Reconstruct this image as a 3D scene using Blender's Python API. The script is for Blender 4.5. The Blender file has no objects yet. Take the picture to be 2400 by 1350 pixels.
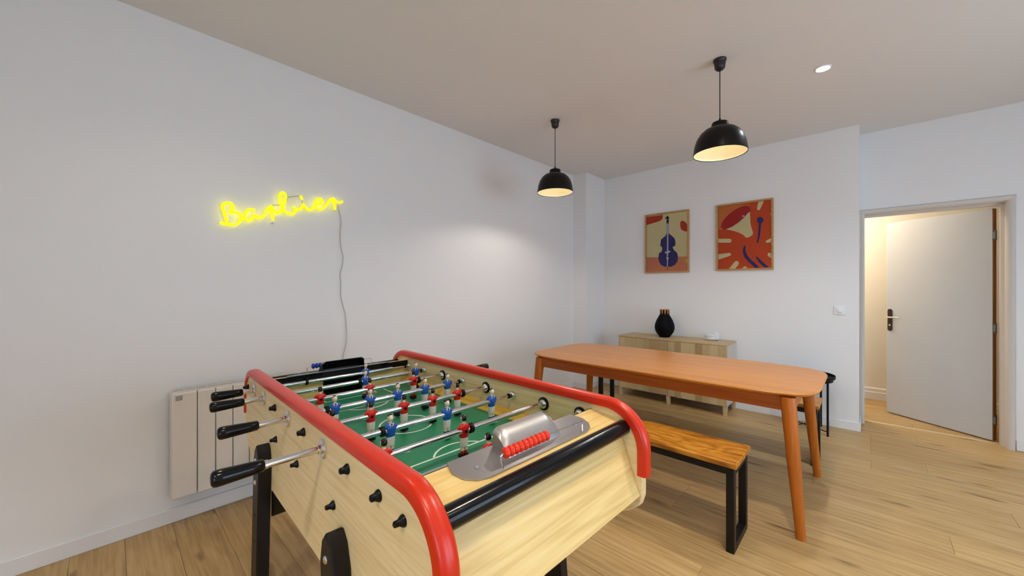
import bpy, bmesh, math, random
from mathutils import Vector, Matrix
random.seed(7)
scene = bpy.context.scene
COL = scene.collection
PI = math.pi

# ---------------------------------------------------------------- camera
F = 887.0                      # focal length in pixels of the 2400x1350 frame
CAM_H = 1.34                   # eye height
TH = math.radians(43.13)       # heading, left of +Y
S, C = math.sin(TH), math.cos(TH)
cam = bpy.data.cameras.new('camera')
cam.sensor_fit = 'HORIZONTAL'
cam.sensor_width = 36.0
cam.lens = 36.0 * F / 2400.0
cam.clip_start = 0.02
cam_o = bpy.data.objects.new('camera', cam)
COL.objects.link(cam_o)
cam_o.location = (0, 0, CAM_H)
cam_o.rotation_euler = (PI / 2, 0, TH)
scene.camera = cam_o

# ---------------------------------------------------------------- world, exposure
world = bpy.data.worlds.new('daylight')
scene.world = world
world.use_nodes = True
wn = world.node_tree
wn.nodes['Background'].inputs['Color'].default_value = (0.60, 0.785, 1.0, 1)
wn.nodes['Background'].inputs['Strength'].default_value = 5.6
vs = scene.view_settings
vs.view_transform = 'Standard'
vs.look = 'None'
vs.gamma = 1.0
vs.use_curve_mapping = False
vs.exposure = 0.19
scene.cycles.use_denoising = True
scene.cycles.caustics_reflective = False
scene.cycles.caustics_refractive = False
scene.cycles.sample_clamp_indirect = 4.0
scene.cycles.max_bounces = 7
scene.cycles.diffuse_bounces = 4
scene.cycles.glossy_bounces = 3
scene.cycles.use_adaptive_sampling = True
scene.cycles.adaptive_threshold = 0.1
scene.cycles.adaptive_min_samples = 16

CEIL = 2.865
XL, XR = -2.90, 2.60           # left and right walls
YB, YD = 4.79, 5.12            # picture wall, door wall
YREAR = -2.60
ADDED_WINDOWS = [(0.6, 1.7), (2.1, 3.4)]   # unseen openings added to the right wall for daylight (y from, y to)
ADDED_REAR_WINDOWS = [(0.5, 1.3), (1.5, 2.3)]         # unseen openings added behind the viewer for light (x from, x to)
WZ0, WZ1 = 0.35, 2.15


def add_light(name, kind, loc, energy, color=(1, 1, 1), rot=(0, 0, 0), **kw):
    l = bpy.data.lights.new(name, kind)
    l.energy = energy
    l.color = color
    for k, v in kw.items():
        setattr(l, k, v)
    o = bpy.data.objects.new(name, l)
    COL.objects.link(o)
    o.location = loc
    o.rotation_euler = rot
    return o


for (y0, y1) in ADDED_WINDOWS:       # portals: let the sky light find the added openings
    p = add_light('window_portal', 'AREA', (XR + 0.1, (y0 + y1) / 2, (WZ0 + WZ1) / 2), 1.0,
                  rot=(0, PI / 2, 0), shape='RECTANGLE', size=WZ1 - WZ0, size_y=y1 - y0)
    p.data.cycles.is_portal = True
for (x0, x1) in ADDED_REAR_WINDOWS:
    p = add_light('window_portal', 'AREA', ((x0 + x1) / 2, YREAR - 0.1, (WZ0 + WZ1) / 2), 1.0,
                  rot=(PI / 2, 0, 0), shape='RECTANGLE', size=x1 - x0, size_y=WZ1 - WZ0)
    p.data.cycles.is_portal = True
WARM = (1.0, 0.92, 0.80)
# recessed ceiling spots (x, y, watts): the first is seen, the rest are added to brighten the room
SPOTS = [(-0.22, 3.39, 48.0, 'cool', 'round lit recessed spotlight in the ceiling right of the pendants'),
         (0.76, 3.39, 9.0, 'cool', 'recessed ceiling spotlight in front of the doorway'),
         (1.74, 3.39, 9.0, 'cool', 'recessed ceiling spotlight near the right wall, far row'),
         (-0.22, 1.75, 74.0, 'warm', 'recessed ceiling spotlight above the near bench'),
         (0.76, 1.75, 16.0, 'warm', 'recessed ceiling spotlight right of the near bench'),
         (1.74, 1.75, 16.0, 'cool', 'recessed ceiling spotlight near the right wall, middle row'),
         (-0.22, 0.1, 34.0, 'warm', 'recessed ceiling spotlight above the near end of the foosball table'),
         (1.74, 0.1, 14.0, 'cool', 'recessed ceiling spotlight near the right wall, near row'),
         (-0.22, -1.5, 112.0, 'rear', 'recessed ceiling spotlight near the rear windows'),
         (-1.9, 0.35, 18.0, 'warm', 'recessed ceiling spotlight above the far end of the foosball table')]
SPOT_COL = {'cool': (0.80, 0.91, 1.0), 'warm': (1.0, 0.87, 0.68), 'rear': (1.0, 0.93, 0.82)}
PENDANT_W = 13.0
HALL_W = 21.0


# ---------------------------------------------------------------- pixel -> place
def ray(x, y):
    u = (x - 1200) / F
    return (-S + C * u, C + S * u, (675 - y) / F)


def at_y(x, y, Y):
    r = ray(x, y)
    d = Y / r[1]
    return Vector((r[0] * d, Y, CAM_H + r[2] * d))


def at_x(x, y, X):
    r = ray(x, y)
    d = X / r[0]
    return Vector((X, r[1] * d, CAM_H + r[2] * d))


# ---------------------------------------------------------------- materials
def srgb(r, g, b):
    def f(c):
        c /= 255.0
        return c / 12.92 if c <= 0.04045 else ((c + 0.055) / 1.055) ** 2.4
    return (f(r), f(g), f(b), 1.0)


def base_mat(name):
    m = bpy.data.materials.new(name)
    m.use_nodes = True
    nt = m.node_tree
    return m, nt, nt.nodes['Principled BSDF']


def plain(name, col, rough=0.5, metal=0.0, spec=0.5, var=0.04, scale=6.0, bump=0.0, bscale=200.0, coat=0.0):
    """a painted, moulded or metal surface with faint tone variation"""
    m, nt, b = base_mat(name)
    tc = nt.nodes.new('ShaderNodeTexCoord')
    n = nt.nodes.new('ShaderNodeTexNoise')
    n.inputs['Scale'].default_value = scale
    n.inputs['Detail'].default_value = 3
    nt.links.new(tc.outputs['Object'], n.inputs['Vector'])
    mr = nt.nodes.new('ShaderNodeMapRange')
    mr.inputs['To Min'].default_value = 1 - var
    mr.inputs['To Max'].default_value = 1 + var
    nt.links.new(n.outputs['Fac'], mr.inputs['Value'])
    mx = nt.nodes.new('ShaderNodeMix')
    mx.data_type = 'RGBA'
    mx.blend_type = 'MULTIPLY'
    mx.inputs[0].default_value = 1.0
    mx.inputs[6].default_value = col
    nt.links.new(mr.outputs['Result'], mx.inputs[7])
    nt.links.new(mx.outputs[2], b.inputs['Base Color'])
    b.inputs['Roughness'].default_value = rough
    b.inputs['Metallic'].default_value = metal
    b.inputs['Specular IOR Level'].default_value = spec
    b.inputs['Coat Weight'].default_value = coat
    if bump:
        n2 = nt.nodes.new('ShaderNodeTexNoise')
        n2.inputs['Scale'].default_value = bscale
        n2.inputs['Detail'].default_value = 2
        nt.links.new(tc.outputs['Object'], n2.inputs['Vector'])
        bp = nt.nodes.new('ShaderNodeBump')
        bp.inputs['Strength'].default_value = bump
        bp.inputs['Distance'].default_value = 0.002
        nt.links.new(n2.outputs['Fac'], bp.inputs['Height'])
        nt.links.new(bp.outputs['Normal'], b.inputs['Normal'])
    return m


def wood(name, dark, mid, light, axis=0, fine=38.0, along=1.6, rough=0.45, rnd=0.0, knots=0.0, contrast=1.0, coat=0.0, spec=0.4, fig=0.5):
    """grain stretched along one axis, cathedral figure, optional knots and plank to plank tone"""
    m, nt, b = base_mat(name)
    N, L = nt.nodes, nt.links
    tc = N.new('ShaderNodeTexCoord')
    oi = N.new('ShaderNodeObjectInfo')
    vm = N.new('ShaderNodeVectorMath')
    vm.operation = 'MULTIPLY_ADD'
    comb = N.new('ShaderNodeCombineXYZ')
    for i in range(3):
        L.new(oi.outputs['Random'], comb.inputs[i])
    vm.inputs[1].default_value = (37.0, 53.0, 11.0) if rnd else (0, 0, 0)
    L.new(comb.outputs[0], vm.inputs[0])
    L.new(tc.outputs['Object'], vm.inputs[2])

    def stretched(a, c):
        mp = N.new('ShaderNodeMapping')
        sc = [c, c, c]
        sc[axis] = a
        mp.inputs['Scale'].default_value = sc
        L.new(vm.outputs[0], mp.inputs['Vector'])
        return mp
    m1 = stretched(along, fine)
    n1 = N.new('ShaderNodeTexNoise')
    n1.inputs['Scale'].default_value = 1.0
    n1.inputs['Detail'].default_value = 6
    n1.inputs['Roughness'].default_value = 0.65
    L.new(m1.outputs[0], n1.inputs['Vector'])
    m2 = stretched(along * 0.45, fine * 0.16)
    n2 = N.new('ShaderNodeTexNoise')
    n2.inputs['Scale'].default_value = 1.0
    n2.inputs['Detail'].default_value = 2
    n2.inputs['Distortion'].default_value = 0.6
    L.new(m2.outputs[0], n2.inputs['Vector'])
    sn = N.new('ShaderNodeMath')               # rings of the figure
    sn.operation = 'MULTIPLY'
    sn.inputs[1].default_value = 48.0
    L.new(n2.outputs['Fac'], sn.inputs[0])
    s2 = N.new('ShaderNodeMath')
    s2.operation = 'SINE'
    L.new(sn.outputs[0], s2.inputs[0])
    s3 = N.new('ShaderNodeMath')
    s3.operation = 'MULTIPLY_ADD'
    s3.inputs[1].default_value = 0.11 * fig
    L.new(s2.outputs[0], s3.inputs[0])
    L.new(n1.outputs['Fac'], s3.inputs[2])
    fac = s3.outputs[0]
    cr = N.new('ShaderNodeValToRGB')
    e = cr.color_ramp.elements
    e[0].position = 0.5 - 0.26 / contrast
    e[0].color = dark
    e[1].position = 0.5 + 0.22 / contrast
    e[1].color = light
    k = cr.color_ramp.elements.new(0.5)
    k.color = mid
    L.new(fac, cr.inputs['Fac'])
    out = cr.outputs['Color']
    if knots:
        m3 = stretched(1.9, 8.5)
        vo = N.new('ShaderNodeTexVoronoi')
        vo.inputs['Scale'].default_value = 1.0
        nz = N.new('ShaderNodeTexNoise')
        nz.inputs['Scale'].default_value = 2.2
        L.new(m3.outputs[0], nz.inputs['Vector'])
        ad = N.new('ShaderNodeVectorMath')
        ad.operation = 'MULTIPLY_ADD'
        ad.inputs[1].default_value = (0.5, 0.5, 0.5)
        L.new(nz.outputs['Color'], ad.inputs[0])
        L.new(m3.outputs[0], ad.inputs[2])
        L.new(ad.outputs[0], vo.inputs['Vector'])
        kr = N.new('ShaderNodeMapRange')
        kr.inputs['From Min'].default_value = 0.05
        kr.inputs['From Max'].default_value = 0.20
        kr.inputs['To Min'].default_value = knots
        kr.inputs['To Max'].default_value = 0.0
        L.new(vo.outputs['Distance'], kr.inputs['Value'])
        mk = N.new('ShaderNodeMix')
        mk.data_type = 'RGBA'
        mk.blend_type = 'MULTIPLY'
        mk.inputs[7].default_value = (0.30, 0.22, 0.15, 1)
        L.new(kr.outputs['Result'], mk.inputs[0])
        L.new(out, mk.inputs[6])
        out = mk.outputs[2]
    if rnd:
        hr = N.new('ShaderNodeMapRange')
        hr.inputs['To Min'].default_value = 1 - rnd
        hr.inputs['To Max'].default_value = 1 + rnd
        L.new(oi.outputs['Random'], hr.inputs['Value'])
        mx = N.new('ShaderNodeMix')
        mx.data_type = 'RGBA'
        mx.blend_type = 'MULTIPLY'
        mx.inputs[0].default_value = 1.0
        L.new(out, mx.inputs[6])
        L.new(hr.outputs['Result'], mx.inputs[7])
        out = mx.outputs[2]
    L.new(out, b.inputs['Base Color'])
    b.inputs['Roughness'].default_value = rough
    b.inputs['Specular IOR Level'].default_value = spec
    b.inputs['Coat Weight'].default_value = coat
    bp = N.new('ShaderNodeBump')
    bp.inputs['Strength'].default_value = 0.12
    bp.inputs['Distance'].default_value = 0.001
    L.new(n1.outputs['Fac'], bp.inputs['Height'])
    L.new(bp.outputs['Normal'], b.inputs['Normal'])
    return m


def emit(name, col, strength):
    m, nt, b = base_mat(name)
    b.inputs['Base Color'].default_value = col
    b.inputs['Emission Color'].default_value = col
    b.inputs['Emission Strength'].default_value = strength
    return m


def pane_mat(name):
    m = bpy.data.materials.new(name)
    m.use_nodes = True
    nt = m.node_tree
    nt.nodes.remove(nt.nodes['Principled BSDF'])
    tr = nt.nodes.new('ShaderNodeBsdfTransparent')
    gl = nt.nodes.new('ShaderNodeBsdfGlossy')
    gl.inputs['Roughness'].default_value = 0.03
    fr = nt.nodes.new('ShaderNodeFresnel')
    fr.inputs['IOR'].default_value = 1.16
    mx = nt.nodes.new('ShaderNodeMixShader')
    nt.links.new(fr.outputs[0], mx.inputs[0])
    nt.links.new(tr.outputs[0], mx.inputs[1])
    nt.links.new(gl.outputs[0], mx.inputs[2])
    nt.links.new(mx.outputs[0], nt.nodes['Material Output'].inputs['Surface'])
    return m


def strip_wood(name):
    """pale oak foil printed as vertical staves of slightly different tone (cabinet fronts)"""
    m, nt, b = base_mat(name)
    N, L = nt.nodes, nt.links
    tc = N.new('ShaderNodeTexCoord')
    sx = N.new('ShaderNodeSeparateXYZ')
    L.new(tc.outputs['Object'], sx.inputs[0])
    mu = N.new('ShaderNodeMath'); mu.operation = 'MULTIPLY'; mu.inputs[1].default_value = 13.5
    L.new(sx.outputs['X'], mu.inputs[0])
    fl = N.new('ShaderNodeMath'); fl.operation = 'FLOOR'
    L.new(mu.outputs[0], fl.inputs[0])
    wn_ = N.new('ShaderNodeTexWhiteNoise'); wn_.noise_dimensions = '1D'
    L.new(fl.outputs[0], wn_.inputs['W'])
    cr = N.new('ShaderNodeValToRGB')
    cr.color_ramp.elements[0].color = srgb(168, 140, 96)
    cr.color_ramp.elements[1].color = srgb(205, 182, 138)
    L.new(wn_.outputs['Value'], cr.inputs['Fac'])
    mp = N.new('ShaderNodeMapping'); mp.inputs['Scale'].default_value = (60, 60, 2)
    L.new(tc.outputs['Object'], mp.inputs['Vector'])
    n = N.new('ShaderNodeTexNoise'); n.inputs['Scale'].default_value = 1.0; n.inputs['Detail'].default_value = 4
    L.new(mp.outputs[0], n.inputs['Vector'])
    mr = N.new('ShaderNodeMapRange'); mr.inputs['To Min'].default_value = 0.82; mr.inputs['To Max'].default_value = 1.14
    L.new(n.outputs['Fac'], mr.inputs['Value'])
    mx = N.new('ShaderNodeMix'); mx.data_type = 'RGBA'; mx.blend_type = 'MULTIPLY'; mx.inputs[0].default_value = 1.0
    L.new(cr.outputs[0], mx.inputs[6]); L.new(mr.outputs[0], mx.inputs[7])
    L.new(mx.outputs[2], b.inputs['Base Color'])
    b.inputs['Roughness'].default_value = 0.5
    return m


M = {}
M['wall'] = plain('wall_paint', srgb(236, 235, 235), 0.55, var=0.012, scale=1.2, spec=0.3)
M['ceiling'] = plain('ceiling_paint', srgb(232, 229, 226), 0.7, var=0.012, scale=1.0, spec=0.2)
M['trim'] = plain('trim_paint', srgb(232, 231, 231), 0.4, var=0.015)
M['frame_paint'] = plain('door_frame_paint', srgb(214, 208, 202), 0.45, var=0.02)
M['door_paint'] = plain('door_paint', srgb(200, 203, 208), 0.45, var=0.02)
M['hall_wall'] = plain('hall_paint', srgb(236, 230, 220), 0.6, var=0.02)
M['floor'] = wood('oak_laminate', srgb(146, 112, 66), srgb(186, 152, 100), srgb(204, 174, 124), 0, 46, 2.0, 0.42, rnd=0.07, knots=0.8, fig=0.35, contrast=0.85)
M['subfloor'] = plain('subfloor', srgb(90, 72, 50), 0.8)
M['beech'] = wood('beech_panel', srgb(224, 194, 138), srgb(240, 216, 162), srgb(247, 228, 182), 0, 80, 2.2, 0.42, fig=0.8, contrast=0.8)
M['beech_y'] = wood('beech_end_panel', srgb(210, 172, 104), srgb(234, 202, 132), srgb(242, 216, 154), 1, 74, 2.0, 0.4, fig=1.2, contrast=0.62)
M['bank'] = wood('varnished_pine', srgb(214, 156, 44), srgb(238, 190, 72), srgb(246, 208, 100), 0, 40, 1.5, 0.3, contrast=0.8)
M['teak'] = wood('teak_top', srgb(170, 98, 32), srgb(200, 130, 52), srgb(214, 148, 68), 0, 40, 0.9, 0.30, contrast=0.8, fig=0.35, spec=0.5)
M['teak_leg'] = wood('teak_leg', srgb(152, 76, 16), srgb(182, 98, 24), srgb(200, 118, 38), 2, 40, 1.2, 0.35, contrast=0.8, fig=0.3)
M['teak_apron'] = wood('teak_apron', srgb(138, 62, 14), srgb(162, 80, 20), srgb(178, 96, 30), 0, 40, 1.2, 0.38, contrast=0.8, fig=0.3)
M['bench'] = wood('mango_seat', srgb(122, 70, 16), srgb(184, 116, 30), srgb(208, 144, 52), 0, 40, 5.0, 0.35, knots=0.6, contrast=1.05, fig=0.8)
M['sideboard'] = wood('oak_foil', srgb(176, 148, 106), srgb(200, 172, 128), srgb(214, 190, 150), 0, 40, 1.2, 0.5, contrast=0.8, fig=0.3)
M['sideboard_side'] = wood('oak_foil_side', srgb(196, 182, 168), srgb(212, 200, 188), srgb(222, 212, 202), 2, 40, 1.2, 0.5, contrast=0.7, fig=0.2)
M['staves'] = strip_wood('oak_staves')
M['frame_wood'] = wood('picture_frame_oak', srgb(160, 112, 60), srgb(190, 142, 84), srgb(204, 160, 104), 0, 60, 4, 0.5)
M['door_edge'] = wood('raw_door_edge', srgb(96, 50, 14), srgb(134, 76, 26), srgb(150, 92, 38), 2, 50, 1.5, 0.6)
M['red_rail'] = plain('red_rail_plastic', srgb(212, 42, 6), 0.30, var=0.03, spec=0.5)
M['black_gloss'] = plain('black_gloss', srgb(7, 8, 12), 0.16, var=0.05, spec=0.3)
M['black_plastic'] = plain('black_plastic', srgb(9, 9, 11), 0.32, var=0.08, spec=0.25)
M['black_matte'] = plain('black_matte', srgb(12, 10, 10), 0.5, var=0.08, spec=0.2)
M['leg_black'] = plain('leg_black', srgb(20, 15, 13), 0.45, var=0.08, spec=0.3)
M['chrome'] = plain('chrome', srgb(226, 226, 230), 0.13, metal=1.0, var=0.02)
M['steel'] = plain('brushed_steel', srgb(178, 175, 176), 0.32, metal=0.85, var=0.03)
M['green'] = plain('green_field', srgb(30, 130, 92), 0.42, var=0.06, scale=9)
M['white_line'] = plain('white_line', srgb(226, 238, 230), 0.5)
M['red_shirt'] = plain('red_shirt', srgb(206, 28, 16), 0.3)
M['blue_shirt'] = plain('blue_shirt', srgb(28, 84, 176), 0.3)
M['blue_bead'] = plain('blue_bead', srgb(22, 68, 176), 0.3)
M['red_bead'] = plain('red_bead', srgb(232, 52, 22), 0.3)
M['shorts'] = plain('white_shorts', srgb(226, 224, 220), 0.35)
M['skin'] = plain('painted_skin', srgb(238, 220, 198), 0.35)
M['hair'] = plain('painted_hair', srgb(18, 14, 14), 0.2)
M['blue_sock'] = plain('blue_sock', srgb(24, 50, 132), 0.35)
M['red_sock'] = plain('red_sock', srgb(168, 24, 18), 0.35)
M['radiator'] = plain('radiator_enamel', srgb(228, 222, 214), 0.35, var=0.02)
M['rad_dark'] = plain('radiator_gap', srgb(70, 64, 58), 0.6)
M['lamp_black'] = plain('lamp_black', srgb(10, 7, 6), 0.34, var=0.08, spec=0.25)
M['lamp_brown'] = plain('canopy_brown', srgb(34, 14, 12), 0.4, var=0.08)
M['lamp_white'] = plain('lamp_inside', srgb(238, 226, 192), 0.35)
M['bulb'] = emit('bulb_glow', (1.0, 0.88, 0.68, 1), 13.0)
M['spot_glow'] = emit('spot_glow', (1.0, 0.93, 0.80, 1), 30.0)
M['neon'] = emit('neon_yellow', (1.0, 0.95, 0.0, 1), 0.95)
M['wire'] = plain('grey_wire', srgb(168, 162, 158), 0.4)
M['acrylic'] = plain('clear_standoff', srgb(205, 205, 200), 0.2)
M['vase'] = plain('black_ceramic', srgb(6, 4, 8), 0.6, var=0.1, spec=0.12)
M['gold'] = plain('gold_glaze', srgb(196, 140, 84), 0.35, metal=0.5)
M['white_plastic'] = plain('white_plastic', srgb(238, 239, 241), 0.35, var=0.02)
M['pane'] = pane_mat('picture_glass')
M['bronze'] = plain('dark_bronze', srgb(74, 58, 48), 0.35, metal=0.7)
M['hinge'] = plain('hinge_steel', srgb(120, 124, 124), 0.35, metal=0.8)
M['threshold'] = plain('threshold_strip', srgb(226, 204, 160), 0.35, metal=0.3)
PAINT = {}


def paint(r, g, b):
    k = (r, g, b)
    if k not in PAINT:
        PAINT[k] = plain('print_ink', srgb(r, g, b), 0.6, var=0.03)
    return PAINT[k]


# ---------------------------------------------------------------- mesh builder
class G:
    def __init__(self):
        self.v, self.f, self.mi = [], [], []

    def add(self, verts, faces, m=0):
        o = len(self.v)
        self.v += [tuple(p) for p in verts]
        self.f += [[i + o for i in f] for f in faces]
        self.mi += [m] * len(faces)
        return self

    def box(self, x0, x1, y0, y1, z0, z1, m=0):
        vs_ = [(x, y, z) for z in (z0, z1) for y in (y0, y1) for x in (x0, x1)]
        return self.add(vs_, [(0, 2, 3, 1), (4, 5, 7, 6), (0, 1, 5, 4), (2, 6, 7, 3), (0, 4, 6, 2), (1, 3, 7, 5)], m)

    def rings(self, rs, m=0, caps=True, closed=False):
        n = len(rs[0])
        vs_ = [p for r in rs for p in r]
        fs = []
        cnt = len(rs) if closed else len(rs) - 1
        for i in range(cnt):
            a, b = i * n, ((i + 1) % len(rs)) * n
            for j in range(n):
                k = (j + 1) % n
                fs.append((a + j, a + k, b + k, b + j))
        if caps and not closed:
            fs.append(tuple(range(n))[::-1])
            fs.append(tuple((len(rs) - 1) * n + j for j in range(n)))
        return self.add(vs_, fs, m)

    def lathe(self, prof, n=24, o=(0, 0, 0), m=0, caps=True):
        rs = [[(o[0] + r * math.cos(2 * PI * j / n), o[1] + r * math.sin(2 * PI * j / n), o[2] + z) for j in range(n)] for r, z in prof]
        return self.rings(rs, m, caps)

    def tube(self, pts, r, n=8, m=0, closed=False, caps=True):
        pts = [Vector(p) for p in pts]
        rr = r if isinstance(r, (list, tuple)) else [r] * len(pts)
        rs = []
        up = None
        L = len(pts)
        for i, p in enumerate(pts):
            if closed:
                t = pts[(i + 1) % L] - pts[i - 1]
            else:
                t = pts[min(i + 1, L - 1)] - pts[max(i - 1, 0)]
            t.normalize()
            if up is None:
                up = Vector((0, 0, 1)) if abs(t.z) < 0.9 else Vector((1, 0, 0))
            a = up - t * up.dot(t)
            a.normalize()
            up = a
            b = t.cross(a)
            rs.append([p + (a * math.cos(2 * PI * j / n) + b * math.sin(2 * PI * j / n)) * rr[i] for j in range(n)])
        return self.rings(rs, m, caps, closed)

    def cyl(self, p0, p1, r, r1=None, n=16, m=0):
        return self.tube([p0, p1], [r, r if r1 is None else r1], n, m)

    def prism(self, poly, a0, a1, plane='xz', m=0):
        def P(u, v, w):
            return {'xz': (u, w, v), 'xy': (u, v, w), 'yz': (w, u, v)}[plane]
        n = len(poly)
        vs_ = [P(u, v, a0) for u, v in poly] + [P(u, v, a1) for u, v in poly]
        fs = [tuple(range(n))[::-1], tuple(range(n, 2 * n))]
        fs += [(i, (i + 1) % n, n + (i + 1) % n, n + i) for i in range(n)]
        return self.add(vs_, fs, m)

    def sphere(self, c, r, n=14, k=8, m=0, sx=1, sy=1, sz=1):
        rs = []
        for i in range(1, k):
            a = PI * i / k
            rs.append([(c[0] + sx * r * math.sin(a) * math.cos(2 * PI * j / n), c[1] + sy * r * math.sin(a) * math.sin(2 * PI * j / n), c[2] - sz * r * math.cos(a)) for j in range(n)])
        o = len(self.v)
        self.rings(rs, m, caps=False)
        self.v += [(c[0], c[1], c[2] - sz * r), (c[0], c[1], c[2] + sz * r)]
        b, t = len(self.v) - 2, len(self.v) - 1
        for j in range(n):
            self.f.append([b, o + (j + 1) % n, o + j])
            self.f.append([t, o + (k - 2) * n + j, o + (k - 2) * n + (j + 1) % n])
            self.mi += [m, m]
        return self

    def mesh(self, name, mats, smooth=True, angle=38):
        me = bpy.data.meshes.new(name)
        me.from_pydata(self.v, [], self.f)
        for mt in (mats if isinstance(mats, (list, tuple)) else [mats]):
            me.materials.append(mt)
        me.polygons.foreach_set('material_index', self.mi)
        bm = bmesh.new()
        bm.from_mesh(me)
        bmesh.ops.recalc_face_normals(bm, faces=bm.faces)
        bm.to_mesh(me)
        bm.free()
        if smooth:
            me.shade_smooth()
            me.set_sharp_from_angle(angle=math.radians(angle))
        return me

    def build(self, name, mats, parent=None, loc=None, rot=None, bevel=0.0, seg=2, smooth=True, angle=38):
        return link(name, self.mesh(name, mats, smooth, angle), parent, loc, rot, bevel, seg)


def link(name, me, parent=None, loc=None, rot=None, bevel=0.0, seg=2):
    o = bpy.data.objects.new(name, me)
    COL.objects.link(o)
    o.parent = parent
    if loc is not None:
        o.location = loc
    if rot is not None:
        o.rotation_euler = rot
    if bevel:
        b = o.modifiers.new('bevel', 'BEVEL')
        b.width = bevel
        b.segments = seg
        b.limit_method = 'ANGLE'
        b.angle_limit = math.radians(40)
        b.harden_normals = False
    return o


def thing(name, label, cat, loc=(0, 0, 0), rz=0.0, group=None):
    o = bpy.data.objects.new(name, None)
    COL.objects.link(o)
    o.location = loc
    o.rotation_euler = (0, 0, rz)
    return tag(o, label, cat, group)


def tag(o, label, cat, group=None):
    o['label'] = label
    o['category'] = cat
    if group:
        o['group'] = group
    return o


def struct(o, label=None):
    o['kind'] = 'structure'
    if label:
        o['label'] = label
    return o


# ================================================================ THE ROOM
# floor: sub-floor with individual laminate planks running along X
floor = struct(G().box(XL - .15, XR + .15, YREAR - .15, YD + .17, -.06, -.012).build('floor', M['subfloor'], smooth=False), 'light oak laminate floor of long staggered planks')
PLANKS = {}


def plank_mesh(Lx, w, t=.012, c=.0012):
    k = round(Lx, 3)
    if (k, w) in PLANKS:
        return PLANKS[(k, w)]
    g = G()
    a, b = Lx / 2 - .0004, w / 2 - .0004
    def rect(a_, b_, z):
        return [(-a_, -b_, z), (a_, -b_, z), (a_, b_, z), (-a_, b_, z)]
    g.rings([rect(a, b, -t), rect(a, b, -c), rect(a - c, b - c, 0)])
    PLANKS[(k, w)] = g.mesh('plank', M['floor'], smooth=False)
    return PLANKS[(k, w)]


def lay(parent, x0, x1, y0, y1, w, Lp, seed):
    rr = random.Random(seed)
    y = y0
    while y < y1 - .01:
        ww = min(w, round(y1 - y, 4))
        x = x0
        first = True
        while x < x1 - .01:
            ln = rr.choice([.35, .55, .75, .95, 1.15]) * Lp if first else Lp
            first = False
            ln = min(ln, x1 - x)
            link('plank', plank_mesh(ln, ww), parent, (x + ln / 2, y + ww / 2, 0))
            x += ln
        y += ww


lay(floor, XL, XR, YREAR, YD + .12, .19, 1.5, 3)

walls = {}
g = G().box(XL - .15, XL, YREAR - .15, YD + .15, 0, CEIL)
wall_left = struct(g.build('wall_left', M['wall'], smooth=False), 'long plain white wall carrying the neon sign')
g = G().box(XL, -.05, YB, YD + .14, 0, CEIL)
wall_back = struct(g.build('wall_back', M['wall'], smooth=False), 'white end wall carrying two framed prints')
g = G().box(-.05, .89, YD, YD + .14, 2.10, CEIL)
g.box(.89, XR + .15, YD, YD + .14, 0, CEIL)
wall_door = struct(g.build('wall_back_right', M['wall'], smooth=False), 'set-back white wall around the open door')
g = G().box(XL, -2.70, 4.31, YB, 0, CEIL)
pillar = struct(g.build('trim_1', M['wall'], smooth=False), 'white boxed-in pillar in the far room corner')
g = G()
xs_ = [XL]
for (a, b) in ADDED_REAR_WINDOWS:
    xs_ += [a, b]
xs_.append(XR)
for i in range(0, len(xs_), 2):
    g.box(xs_[i], xs_[i + 1], YREAR - .15, YREAR, 0, CEIL)
for (a, b) in ADDED_REAR_WINDOWS:
    g.box(a, b, YREAR - .15, YREAR, 0, WZ0)
    g.box(a, b, YREAR - .15, YREAR, WZ1, CEIL)
struct(g.build('wall_front', M['wall'], smooth=False))
for i, (a, b) in enumerate(ADDED_REAR_WINDOWS):
    g = G()
    for (x0, x1, z0, z1) in ((a, a + .05, WZ0, WZ1), (b - .05, b, WZ0, WZ1), (a + .05, b - .05, WZ0, WZ0 + .05), (a + .05, b - .05, WZ1 - .05, WZ1), ((a + b) / 2 - .03, (a + b) / 2 + .03, WZ0 + .05, WZ1 - .05)):
        g.box(x0, x1, YREAR - .10, YREAR - .05, z0, z1)
    struct(g.build('window_%d' % (i + 3), M['trim'], smooth=False))  # unseen rear window frame, added with its opening for light
g = G()
ys = [YREAR - .15]
for (a, b) in ADDED_WINDOWS:
    ys += [a, b]
ys.append(YD + .14)
for i in range(0, len(ys), 2):
    g.box(XR, XR + .15, ys[i], ys[i + 1], 0, CEIL)
for (a, b) in ADDED_WINDOWS:
    g.box(XR, XR + .15, a, b, 0, WZ0)
    g.box(XR, XR + .15, a, b, WZ1, CEIL)
struct(g.build('wall_right', M['wall'], smooth=False))
for i, (a, b) in enumerate(ADDED_WINDOWS):
    g = G()
    for (y0, y1, z0, z1) in ((a, a + .05, WZ0, WZ1), (b - .05, b, WZ0, WZ1), (a + .05, b - .05, WZ0, WZ0 + .05), (a + .05, b - .05, WZ1 - .05, WZ1), ((a + b) / 2 - .03, (a + b) / 2 + .03, WZ0 + .05, WZ1 - .05)):
        g.box(XR + .05, XR + .10, y0, y1, z0, z1)
    struct(g.build('window_%d' % (i + 1), M['trim'], smooth=False))  # unseen right-hand window frame, added to bring in daylight
g = G().box(XL - .15, XR + .15, YREAR - .15, YD + .14, CEIL, CEIL + .12)
ceiling = struct(g.build('ceiling', M['ceiling'], smooth=False), 'plain off-white ceiling')


def baseboard(name, segs):
    g = G()
    for (x0, x1, y0, y1) in segs:
        g.box(x0, x1, y0, y1, 0, .082)
    return struct(g.build(name, M['trim'], bevel=.003, seg=1), 'low white painted baseboard')


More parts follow.
